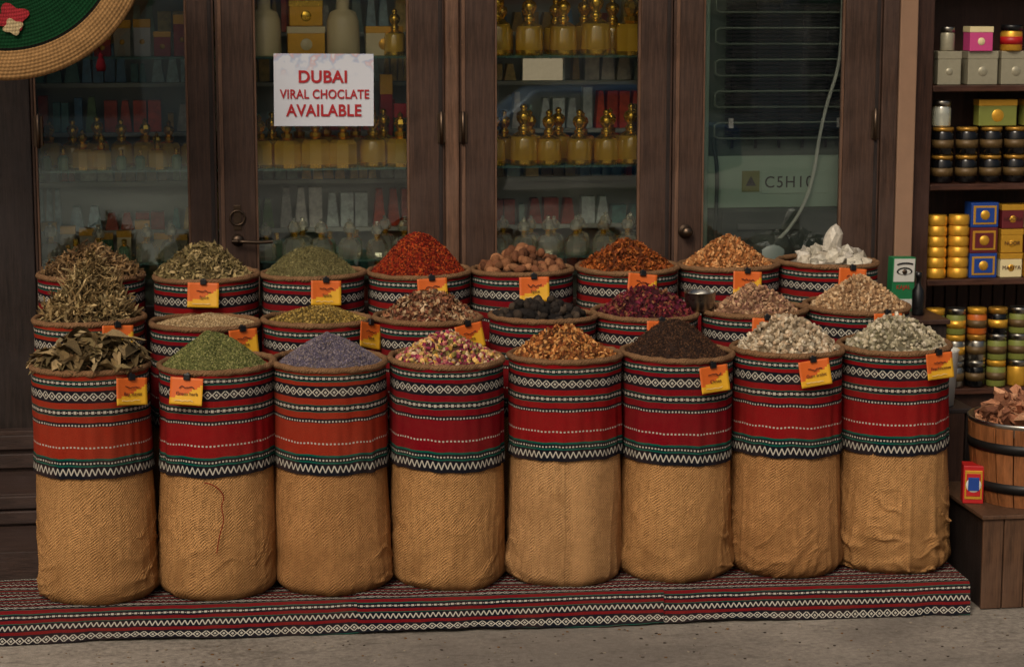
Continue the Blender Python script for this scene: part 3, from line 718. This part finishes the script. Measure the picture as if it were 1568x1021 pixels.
def gift(nm,x,y,z,w,d,h,m,m2=None):
    e=empty(nm,(x,y,z)); box('carton',-w/2,w/2,-d/2,d/2,0,h,m,e,.003)
    box('lid_band',-w/2-.002,w/2+.002,-d/2-.002,d/2+.002,h*.78,h+.002,m2 or m,e,.002)
    lathe('emblem',[(0,.003),(w*.14,.003),(w*.16,0)],m2 or M_gold,20,parent=e,loc=(0,-d/2,h*.4),rot=(PI/2,0,0)); return e
gift('gold_gift_box',-.80,1.50,2.361,.18,.1,.14,M_goldp,M_cream); gift('gold_gift_box',-.42,1.52,2.361,.18,.1,.14,M_cream,M_goldp)
gift('gold_gift_box',-.80,1.50,2.505,.16,.1,.12,M_goldp,M_gold)
for k in range(9):
    gift('small_carton',-2.06+.09*k,1.60,1.373,.07,.06,rb.uniform(.1,.2),rb.choice([M_red,M_goldp,M_olive,M_blue,M_silv,M_green,M_cream]),M_goldp)
for k in range(8):
    gift('small_carton',-2.06+.095*k,1.54,2.361,.08,.06,rb.uniform(.1,.24),rb.choice([M_red,M_cream,M_olive,M_silv,M_white,M_cream]),M_goldp)
gift('small_carton',-.335,1.55,1.823,.07,.06,.3,M_green,M_red); gift('small_carton',-.40,1.66,1.823,.06,.05,.44,M_red,M_goldp)
nt=box('paper_note',.235,.43,YD-.005,YD-.003,2.245,2.35,M_silv,None,0)

# refrigerator back seen through door 4
M_fr=simple('fridge_back_paint',(78,94,82),.5,0,.15,8,.02); M_frl=simple('fridge_lower_plate',(160,188,164),.5,0,.12,8,.02); M_wire=simple('condenser_wire_black',(14,16,15),.4,.1,.2,30,0)
M_frd=simple('fridge_dark_recess',(64,78,70),.6,0,.2,8,.02); M_tube=simple('condenser_tube_grey',(118,132,116),.4,.2,.2,30,0)
fr=empty('refrigerator',(0,1.42,0))
box('cabinet',1.08,1.98,.0,.55,.5,2.95,M_fr,fr,.01)
box('lower_plate',1.125,1.925,-.012,-.001,1.60,1.86,M_frl,fr,.003)
box('painted_edge_light',1.085,1.180,-.05,-.001,.9,2.95,M_frl,fr,.01)  # light along the glass edge, put into a pale painted strip
box('compressor_recess',1.26,1.85,-.016,-.012,1.2,1.58,M_frd,fr,.004)
lathe('compressor',[(.13,0),(.13,.08),(.10,.13),(0,.15)],M_grey,24,parent=fr,loc=(1.50,-.0,1.32))
box('compressor_bracket',1.34,1.66,-.03,-.017,1.49,1.52,M_grey,fr,.002)
run=np.arange(1.95,2.95,.0775); pts=[]
for k,zq in enumerate(run):
    xa,xb=(1.205,1.90)
    if k%2==0: pts+=[(xb,-.056,zq),(xa+.02,-.056,zq),(xa,-.056,zq+.012)]
    else: pts+=[(xa,-.056,zq-.012),(xa+.02,-.056,zq),(xb,-.056,zq)]
curve('condenser_tube',pts,.0065,M_tube,fr,bezier=False)
for k,zq in enumerate(np.arange(1.95,2.95,.0194)):
    box('wire_h_%d'%k,1.26,1.915,-.047,-.043,zq-.006,zq+.006,M_wire,fr,0)
for k,xq in enumerate((1.30,1.42,1.54,1.66,1.78,1.88)):
    box('wire_v_%d'%k,xq-.007,xq+.007,-.041,-.035,1.9,2.95,M_wire,fr,0)
box('rating_label',1.46,1.80,-.018,-.0125,1.67,1.78,M_frl,fr,.001)
box('warning_label',1.36,1.45,-.018,-.0125,1.68,1.785,M_olive,fr,.001)
mk('warning_triangle',[(1.378,-.0195,1.71),(1.432,-.0195,1.71),(1.405,-.0195,1.76)],[(0,1,2)],M_black,parent=fr)
text('rating_text','C5H10',.082,M_black,(1.600,-.0195,1.725),fr,sx=.95,off=.0,sp=1.15)
box('clip_left',1.275,1.30,-.066,-.05,2.0,2.05,M_white,fr,.003); box('clip_right',1.83,1.855,-.066,-.05,2.0,2.05,M_white,fr,.003)
curve('suction_pipe',[(1.2,-.06,1.95),(1.2,-.065,1.9),(1.22,-.065,1.83),(1.22,-.065,1.6),(1.2,-.06,1.2)],.010,M_frd,fr)
curve('white_power_cable',[(1.84,1.345,2.9),(1.84,1.345,2.5),(1.83,1.345,2.3),(1.77,1.345,2.12),(1.735,1.345,1.95),(1.715,1.345,1.78),(1.67,1.345,1.62),(1.58,1.345,1.48),(1.48,1.345,1.40),(1.40,1.345,1.2)],.009,M_cable)

# ---------------------------------------------------------------- right hand display cabinet
cab=empty('wooden_display_cabinet',(0,1.36,0))
box('back_panel',2.21,3.6,.28,.30,0,3.2,M_cabz,cab,0)
box('left_side',2.21,2.315,-.02,.275,0,3.2,M_cabz,cab,.005)
box('right_side',3.5,3.6,-.02,.275,0,3.2,M_cabz,cab,.005)
for k,zz in enumerate((2.205,1.71,1.225,.66,2.72)):
    box('shelf_%d'%k,2.318,3.497,-.02,.275,zz-.03,zz,M_cab,cab,.004)
box('lower_front',2.318,3.497,.02,.05,.0,.625,M_cabz,cab,.004)
for k in range(18): box('slat_%d'%k,2.32+.065*k,2.377+.065*k,.255,.277,.665,1.19,M_cabz,cab,.004)
def jar(nm,x,y,z,r,h,mb,ml,band=None,lidh=.22):
    e=empty(nm,(x,y,z))
    lathe('jar_body',[(0,0),(r*.92,0),(r,h*.05),(r,h*(.9-lidh)),(r*.88,h*(1-lidh))],mb,24,parent=e)
    lathe('lid',[(r*.9,h*(1-lidh)),(r*.98,h*(1-lidh)),(r*.98,h*.97),(r*.93,h),(0,h)],ml,24,parent=e)
    if band: lathe('label_band',[(r*1.0,h*.25),(r*1.015,h*.25),(r*1.015,h*.55),(r*1.0,h*.55)],band,24,parent=e)
M_jlab=simple('jar_label_dark_gold',(96,74,40),.5,.2,.5,60,.05)
for lay in range(2):
    for k in range(8):
        jar('honey_jar',2.41+.128*k,1.44,1.712+lay*.142,.056,.138,M_jar,M_lidgold,M_jlab,lidh=.13)
jar('glass_jar',2.40,1.44,1.712+.286,.048,.13,M_clear,M_steel)
gift('green_gift_box',2.69,1.46,1.998,.2,.08,.13,M_olive,M_goldp); gift('green_gift_box',2.93,1.46,1.998,.2,.08,.13,M_olive,M_goldp)
for k in range(5): gift('white_gold_box',2.42+.175*k,1.46,2.207,.155 if k else .12,.12,.165,M_silv,M_silv)
jar('glass_jar',2.415,1.43,2.375,.036,.12,M_silv,M_steel); gift('pink_gift_box',2.575,1.43,2.375,.12,.1,.12,M_pink,M_cream)
jar('yellow_tin',2.75,1.43,2.375,.055,.13,M_goldp,M_black,M_red); gift('pink_gift_box',2.92,1.43,2.375,.12,.1,.12,M_pink,M_cream)
for k in range(2):
    for j in range(6): 
        x=2.385+.118*k; z=1.227+.054*j
        lathe('gold_tin',[(0,0),(.050,0),(.054,.006),(.054,.040),(.050,.046),(.050,.052),(0,.052)],M_goldp,24,loc=(x,1.42,z))
def carton(nm,x,z,w,h,m,t=None,y=1.43,tm=None):
    e=empty(nm,(x,y,z)); box('carton',-w/2,w/2,-.05,.05,0,h,m,e,.003)
    box('gold_frame',-w*.42,w*.42,-.053,-.0505,h*.12,h*.88,M_goldp,e,.001); box('panel',-w*.34,w*.34,-.056,-.0535,h*.2,h*.8,m,e,.001)
    lathe('emblem',[(0,.003),(h*.18,.003),(h*.2,0)],tm or M_goldp,16,parent=e,loc=(0,-.056,h*.5),rot=(PI/2,0,0))
    return e
carton('tea_carton',2.625,1.227,.145,.125,M_blue); carton('tea_carton',2.625,1.354,.145,.13,M_maroon); carton('tea_carton',2.625,1.486,.145,.125,M_blue)
for k in range(3):
    for j in range(3):
        e=gift('gold_carton',2.775+.13*k,1.43,1.227+j*.125,.115,.1,.12,[M_cream,M_goldp,M_maroon][(j+k)%3],M_goldp)
        if k==0: text('carton_text',('MARIYA','NOOR','NOORA')[j],.028,M_ink,(0,-.055,.05),e)
rb=random.Random(5)
for k in range(8):
    for j in range(3):
        m=rb.choice([M_steel,M_goldp,M_goldp,M_orangeT,M_jar,M_steel,M_olive]); 
        jar('spice_tin',2.385+.112*k,1.40,.662+j*.137,.05,.135,m,rb.choice([M_steel,M_goldp,M_lidgold]),rb.choice([None,M_jlab,M_black,M_goldp]))
st=empty('side_stand'); box('stand_body',2.02,2.2,.70,1.2,0,1.10,M_post,st,.006); box('stand_top',2.0,2.21,.68,1.22,1.102,1.125,M_cabz,st,.004)
ec=empty('kohl_eyeliner_carton',(2.06,1.0,1.126)); ec.rotation_euler=(0,.03,.12)
box('carton',-.06,.06,-.03,.03,0,.265,M_green,ec,.003); box('white_panel',-.055,.055,-.0335,-.0305,.145,.258,M_white,ec,.001)
mk('eye_shape',[(.042*math.cos(t),-.036,.195+.022*math.sin(t)*(1 if math.sin(t)>0 else .7)) for t in np.linspace(0,6.28,24,endpoint=False)],[tuple(range(24))],M_black,parent=ec)
mk('eye_white',[(.033*math.cos(t),-.0375,.195+.014*math.sin(t)) for t in np.linspace(0,6.28,24,endpoint=False)],[tuple(range(24))],M_white,parent=ec)
lathe('iris',[(0,.003),(.012,.003),(.013,0)],M_bronze,20,parent=ec,loc=(0,-.038,.195),rot=(PI/2,0,0))
curve('brow',[(-.04,-.035,.229),(-.01,-.036,.243),(.042,-.035,.233)],.004,M_black,ec)
text('carton_word','KAJAL',.028,M_red,(0,-.032,.118),ec)
box('white_foot',-.05,.05,-.0335,-.0305,.015,.06,M_white,ec,.001)
lathe('dark_bottle',[(0,0),(.028,0),(.03,.01),(.03,.12),(.012,.15),(.012,.18),(.016,.182),(.016,.21),(0,.212)],M_black,20,loc=(2.10,.84,1.126))

# crate, barrel, roots, red box
CZ=.425
cr=empty('wooden_crate'); box('core',2.03,2.9,-.32,.3,.0,CZ-.022,M_post,cr,.003)
for k in range(9): box('front_slat_%d'%k,2.022+.097*k,2.113+.097*k,-.337,-.322,.004,CZ-.021,M_box,cr,.003)
box('crate_top',2.012,2.91,-.35,.31,CZ-.019,CZ,M_box,cr,.004)
ba=empty('wooden_barrel',(2.33,-.05,CZ+.001))
ns=20
for k in range(ns):
    a0=2*PI*k/ns+.012; a1=2*PI*(k+1)/ns-.012; V=[];F=[]
    prof=[(.225,0),(.243,.06),(.256,.15),(.266,.25),(.272,.355)]
    for r,z in prof:
        for a,dr in ((a0,0),((a0+a1)/2,.002),(a1,0),(a1,-.018),(a0,-.018)): V.append(((r+dr)*math.sin(a),(r+dr)*math.cos(a),z))
    for i in range(4):
        for j in range(5): F.append((i*5+j,i*5+(j+1)%5,(i+1)*5+(j+1)%5,(i+1)*5+j))
    F.append((20,21,22,23,24)); F.append((4,3,2,1,0))
    mk('stave_%d'%k,V,F,M_barrel,False,parent=ba)
M_hoop=simple('black_iron_hoop',(30,28,27),.45,.5,.2,30,.1)
for z,r in ((.085,.2505),(.265,.2705)): lathe('hoop',[(r-.004,z-.022),(r,z-.022),(r+.003,z+.022),(r-.001,z+.022)],M_hoop,48,parent=ba)
lathe('barrel_liner',[(.262,.32),(.27,.360),(.276,.375),(.266,.377),(.25,.345),(0,.32)],M_steel,40,parent=ba)
heap('dried_root_heap',(2.33,-.05,CZ+.345),[(ROOT,90,(.12,.2),(1,2.2,2.2),[(176,122,90),(156,104,76),(192,142,108),(130,84,62)],.5,.045,.12),(ROOT,220,(.05,.10),(1,3.0,3.0),[(170,116,84),(150,98,70),(188,138,104)],.7,.02,.15)],H=.08,R=.205,base=(80,52,36),seed=31,p=1.6)
rc=carton('red_carton',2.060,CZ+.001,.09,.17,M_red,y=-.08,tm=M_white); rc.rotation_euler=(0,0,-.25)
box('blue_patch',-.024,.024,-.0605,-.0575,.06,.12,M_blue,rc,.001)
lathe('white_plastic_tub',[(0,0),(.07,0),(.085,.25),(.09,.26),(.084,.262),(.07,.02),(0,.015)],M_white,28,loc=(2.07,.42,.77))
ts_=empty('tub_stool'); box('stool_top',1.99,2.2,.3,.66,.745,.768,M_post,ts_,.004)
for a in (2.0,2.17):
    for b in (.32,.62): box('leg',a,a+.025,b,b+.025,0 ,.744,M_post,ts_,.002)

# ---------------------------------------------------------------- straw tray (hung, top-left)
def straw(c1,nm):
    T=NT(nm); oc=objc(T)
    sep=T.n('ShaderNodeSeparateXYZ',{0:oc})
    r=T.M('SQRT',T.M('ADD',T.M('POWER',sep.outputs[0],2),T.M('POWER',sep.outputs[1],2)))
    an=T.M('ARCTAN2',sep.outputs[1],sep.outputs[0])
    coil=T.M('SINE',T.M('ADD',T.M('MULTIPLY',r,420),an)); st=T.M('SINE',T.M('ADD',T.M('MULTIPLY',an,200),T.M('MULTIPLY',T.M('FLOOR',T.M('MULTIPLY',r,67)),1.7)))
    n=T.noise(oc,30,4)
    a=L4(c1)
    col=T.mix(T.M('MULTIPLY_ADD',coil,.14,T.M('MULTIPLY_ADD',st,.16,T.M('MULTIPLY',n,.9))),tuple(x*.42 for x in a[:3])+(1,),tuple(min(1,x*1.25) for x in a[:3])+(1,))
    T.bsdf(Base_Color=col,Roughness=.85,Normal=T.bump(T.M('ADD',coil,T.M('MULTIPLY',st,.5)),.35,.003),Specular_IOR_Level=.1); return T.m
M_st=straw((168,128,82),'straw_natural'); M_sg=straw((16,60,32),'straw_green'); M_sr=straw((160,46,52),'straw_red'); M_sk=straw((26,26,20),'straw_black'); M_sw=straw((186,164,124),'straw_cream')
tray=empty('woven_straw_tray',(-2.11,.30,2.90)); tray.rotation_euler=(math.radians(84),0,0)
prof=[(0,.03),(.23,.026),(.26,.024),(.275,.022),(.47,.006),(.482,.004),(.50,.004),(.595,-.004),(.605,.004),(.595,.014),(.5,.018)]
tb=lathe('tray_disc',prof,[M_st,M_sg,M_sr,M_sk,M_sw],96,parent=tray,bandmat=[2,4,3,1,3,0,0,0,0,0])
for k in range(7):
    a=-PI/2+2*PI*k/7+.09
    for mm,s_,dzz,r in ((M_sr,1.05,.0235,.345),(M_sw,.62,.0265,.385)):
        pts=[(r*math.cos(a)+.06*s_*math.cos(t)*(1+.22*math.cos(4*t+a)),r*math.sin(a)+.05*s_*math.sin(t)*(1+.22*math.cos(4*t+a)),dzz) for t in np.linspace(0,2*PI,30,endpoint=False)]
        mk('woven_motif',pts,[tuple(range(30))],mm,parent=tray)
curve('hanging_cord',[(-2.11,.30,3.45),(-2.11,.25,3.8)],.006,M_cord)
curve('tassel_cord',[(-1.73,.27,2.45),(-1.72,.265,2.41)],.003,M_tassel)
lathe('yarn_tassel',[(0,0),(.018,.0),(.022,.02),(.014,.05),(.009,.056),(.012,.065),(.006,.075),(0,.078)],M_tassel,14,loc=(-1.72,.265,2.335))
aw=empty('awning_frame'); box('cross_bar',-8,8,.22,.26,3.8,3.84,M_bronze,aw,.003)
for xx in (-7,-3,1,5): box('arm',xx,xx+.04,.26,1.3,3.8,3.84,M_bronze,aw,.003)

# ---------------------------------------------------------------- the far side of the street (seen only in the door glass)
M_fac=simple('facade_render',(216,208,190),.85,0,.15,2,.1); M_win=simple('facade_window',(50,70,80),.15,0,.2,2,0)
bl=empty('street_building',(0,-30,0))
box('block',-30,30,-6,0,0,5.5,M_fac,bl,0)
for k in range(15):
    x=-28+4*k
    box('shop_window_%d'%k,x-1.4,x+1.4,.01,.05,.4,2.3,M_win,bl,.01); box('upper_window_%d'%k,x-.7,x+.7,.01,.05,3.4,4.8,M_win,bl,.01)
    box('awning_%d'%k,x-1.7,x+1.7,.05,1.2,2.5,2.65,[M_red,M_cream,M_green,M_blue][k%4],bl,.02)
M_cars=simple('car_paint_blue',(60,110,150),.2,.1,.03,5,0)
def car(x,y,m):
    e=empty('parked_car',(x,y,0))
    side=[(-2.1,.35),(-2.15,.7),(-2.0,.88),(-1.2,.98),(-.6,1.42),(.9,1.45),(1.6,1.0),(2.1,.92),(2.15,.4),(1.75,.3),(-1.7,.3)]
    n=len(side); V=[(a,-.85 if b<1.1 else -.68,b) for a,b in side]+[(a,.85 if b<1.1 else .68,b) for a,b in side]
    F=[tuple(range(n)),tuple(range(2*n-1,n-1,-1))]+[(i,i+n,(i+1)%n+n,(i+1)%n) for i in range(n)]
    o=mk('body',V,F,m,parent=e); b=o.modifiers.new('b','BEVEL'); b.width=.06; b.segments=3
    for s in (-1,1): mk('side_glass',[(-1.0,s*.86,1.0),(1.35,s*.86,1.02),(.85,s*.73,1.36),(-.55,s*.73,1.34)],[(0,1,2,3)],M_win,parent=e)
    for a in (-1.35,1.35):
        for s in (-1,1): lathe('wheel',[(0,-.1),(.28,-.1),(.32,-.06),(.32,.06),(.28,.1),(0,.1)],M_black,28,parent=e,loc=(a,s*.78,.32),rot=(PI/2,0,0))
car(3.6,-17,M_cars)

# ---------------------------------------------------------------- light
w=bpy.data.worlds.new('World'); scene.world=w; w.use_nodes=True
nt_=w.node_tree; bg=nt_.nodes['Background']; sky=nt_.nodes.new('ShaderNodeTexSky'); sky.sky_type='NISHITA'; sky.sun_disc=False
EL,AZ=math.radians(42),math.radians(208)
sky.sun_elevation=EL; sky.sun_rotation=AZ; sky.air_density=1.0; sky.dust_density=7.0; sky.ozone_density=.2
nt_.links.new(sky.outputs[0],bg.inputs[0]); bg.inputs[1].default_value=.062
sd=bpy.data.lights.new('sun','SUN'); sd.energy=1.5; sd.angle=math.radians(20); sd.color=(1,.90,.75)
so=bpy.data.objects.new('sun',sd); COL.objects.link(so)
dv=Vector((math.sin(AZ)*math.cos(EL),math.cos(AZ)*math.cos(EL),math.sin(EL)))
so.rotation_euler=dv.to_track_quat('Z','Y').to_euler()

# ---------------------------------------------------------------- camera
phi,pit=math.radians(8),math.radians(9.06)
cam=bpy.data.cameras.new('camera'); co=bpy.data.objects.new('camera',cam); COL.objects.link(co); scene.camera=co
co.location=(-9*math.sin(phi),-9*math.cos(phi),2.65)
F_=Vector((math.sin(phi)*math.cos(pit),math.cos(phi)*math.cos(pit),-math.sin(pit)))
co.rotation_euler=F_.to_track_quat('-Z','Y').to_euler()
cam.lens=36*3240/1568; cam.sensor_width=36; cam.clip_end=1000
cam.dof.use_dof=True; cam.dof.focus_distance=8.95; cam.dof.aperture_fstop=3.5
scene.view_settings.view_transform='Standard'; scene.view_settings.look='None'; scene.view_settings.exposure=0
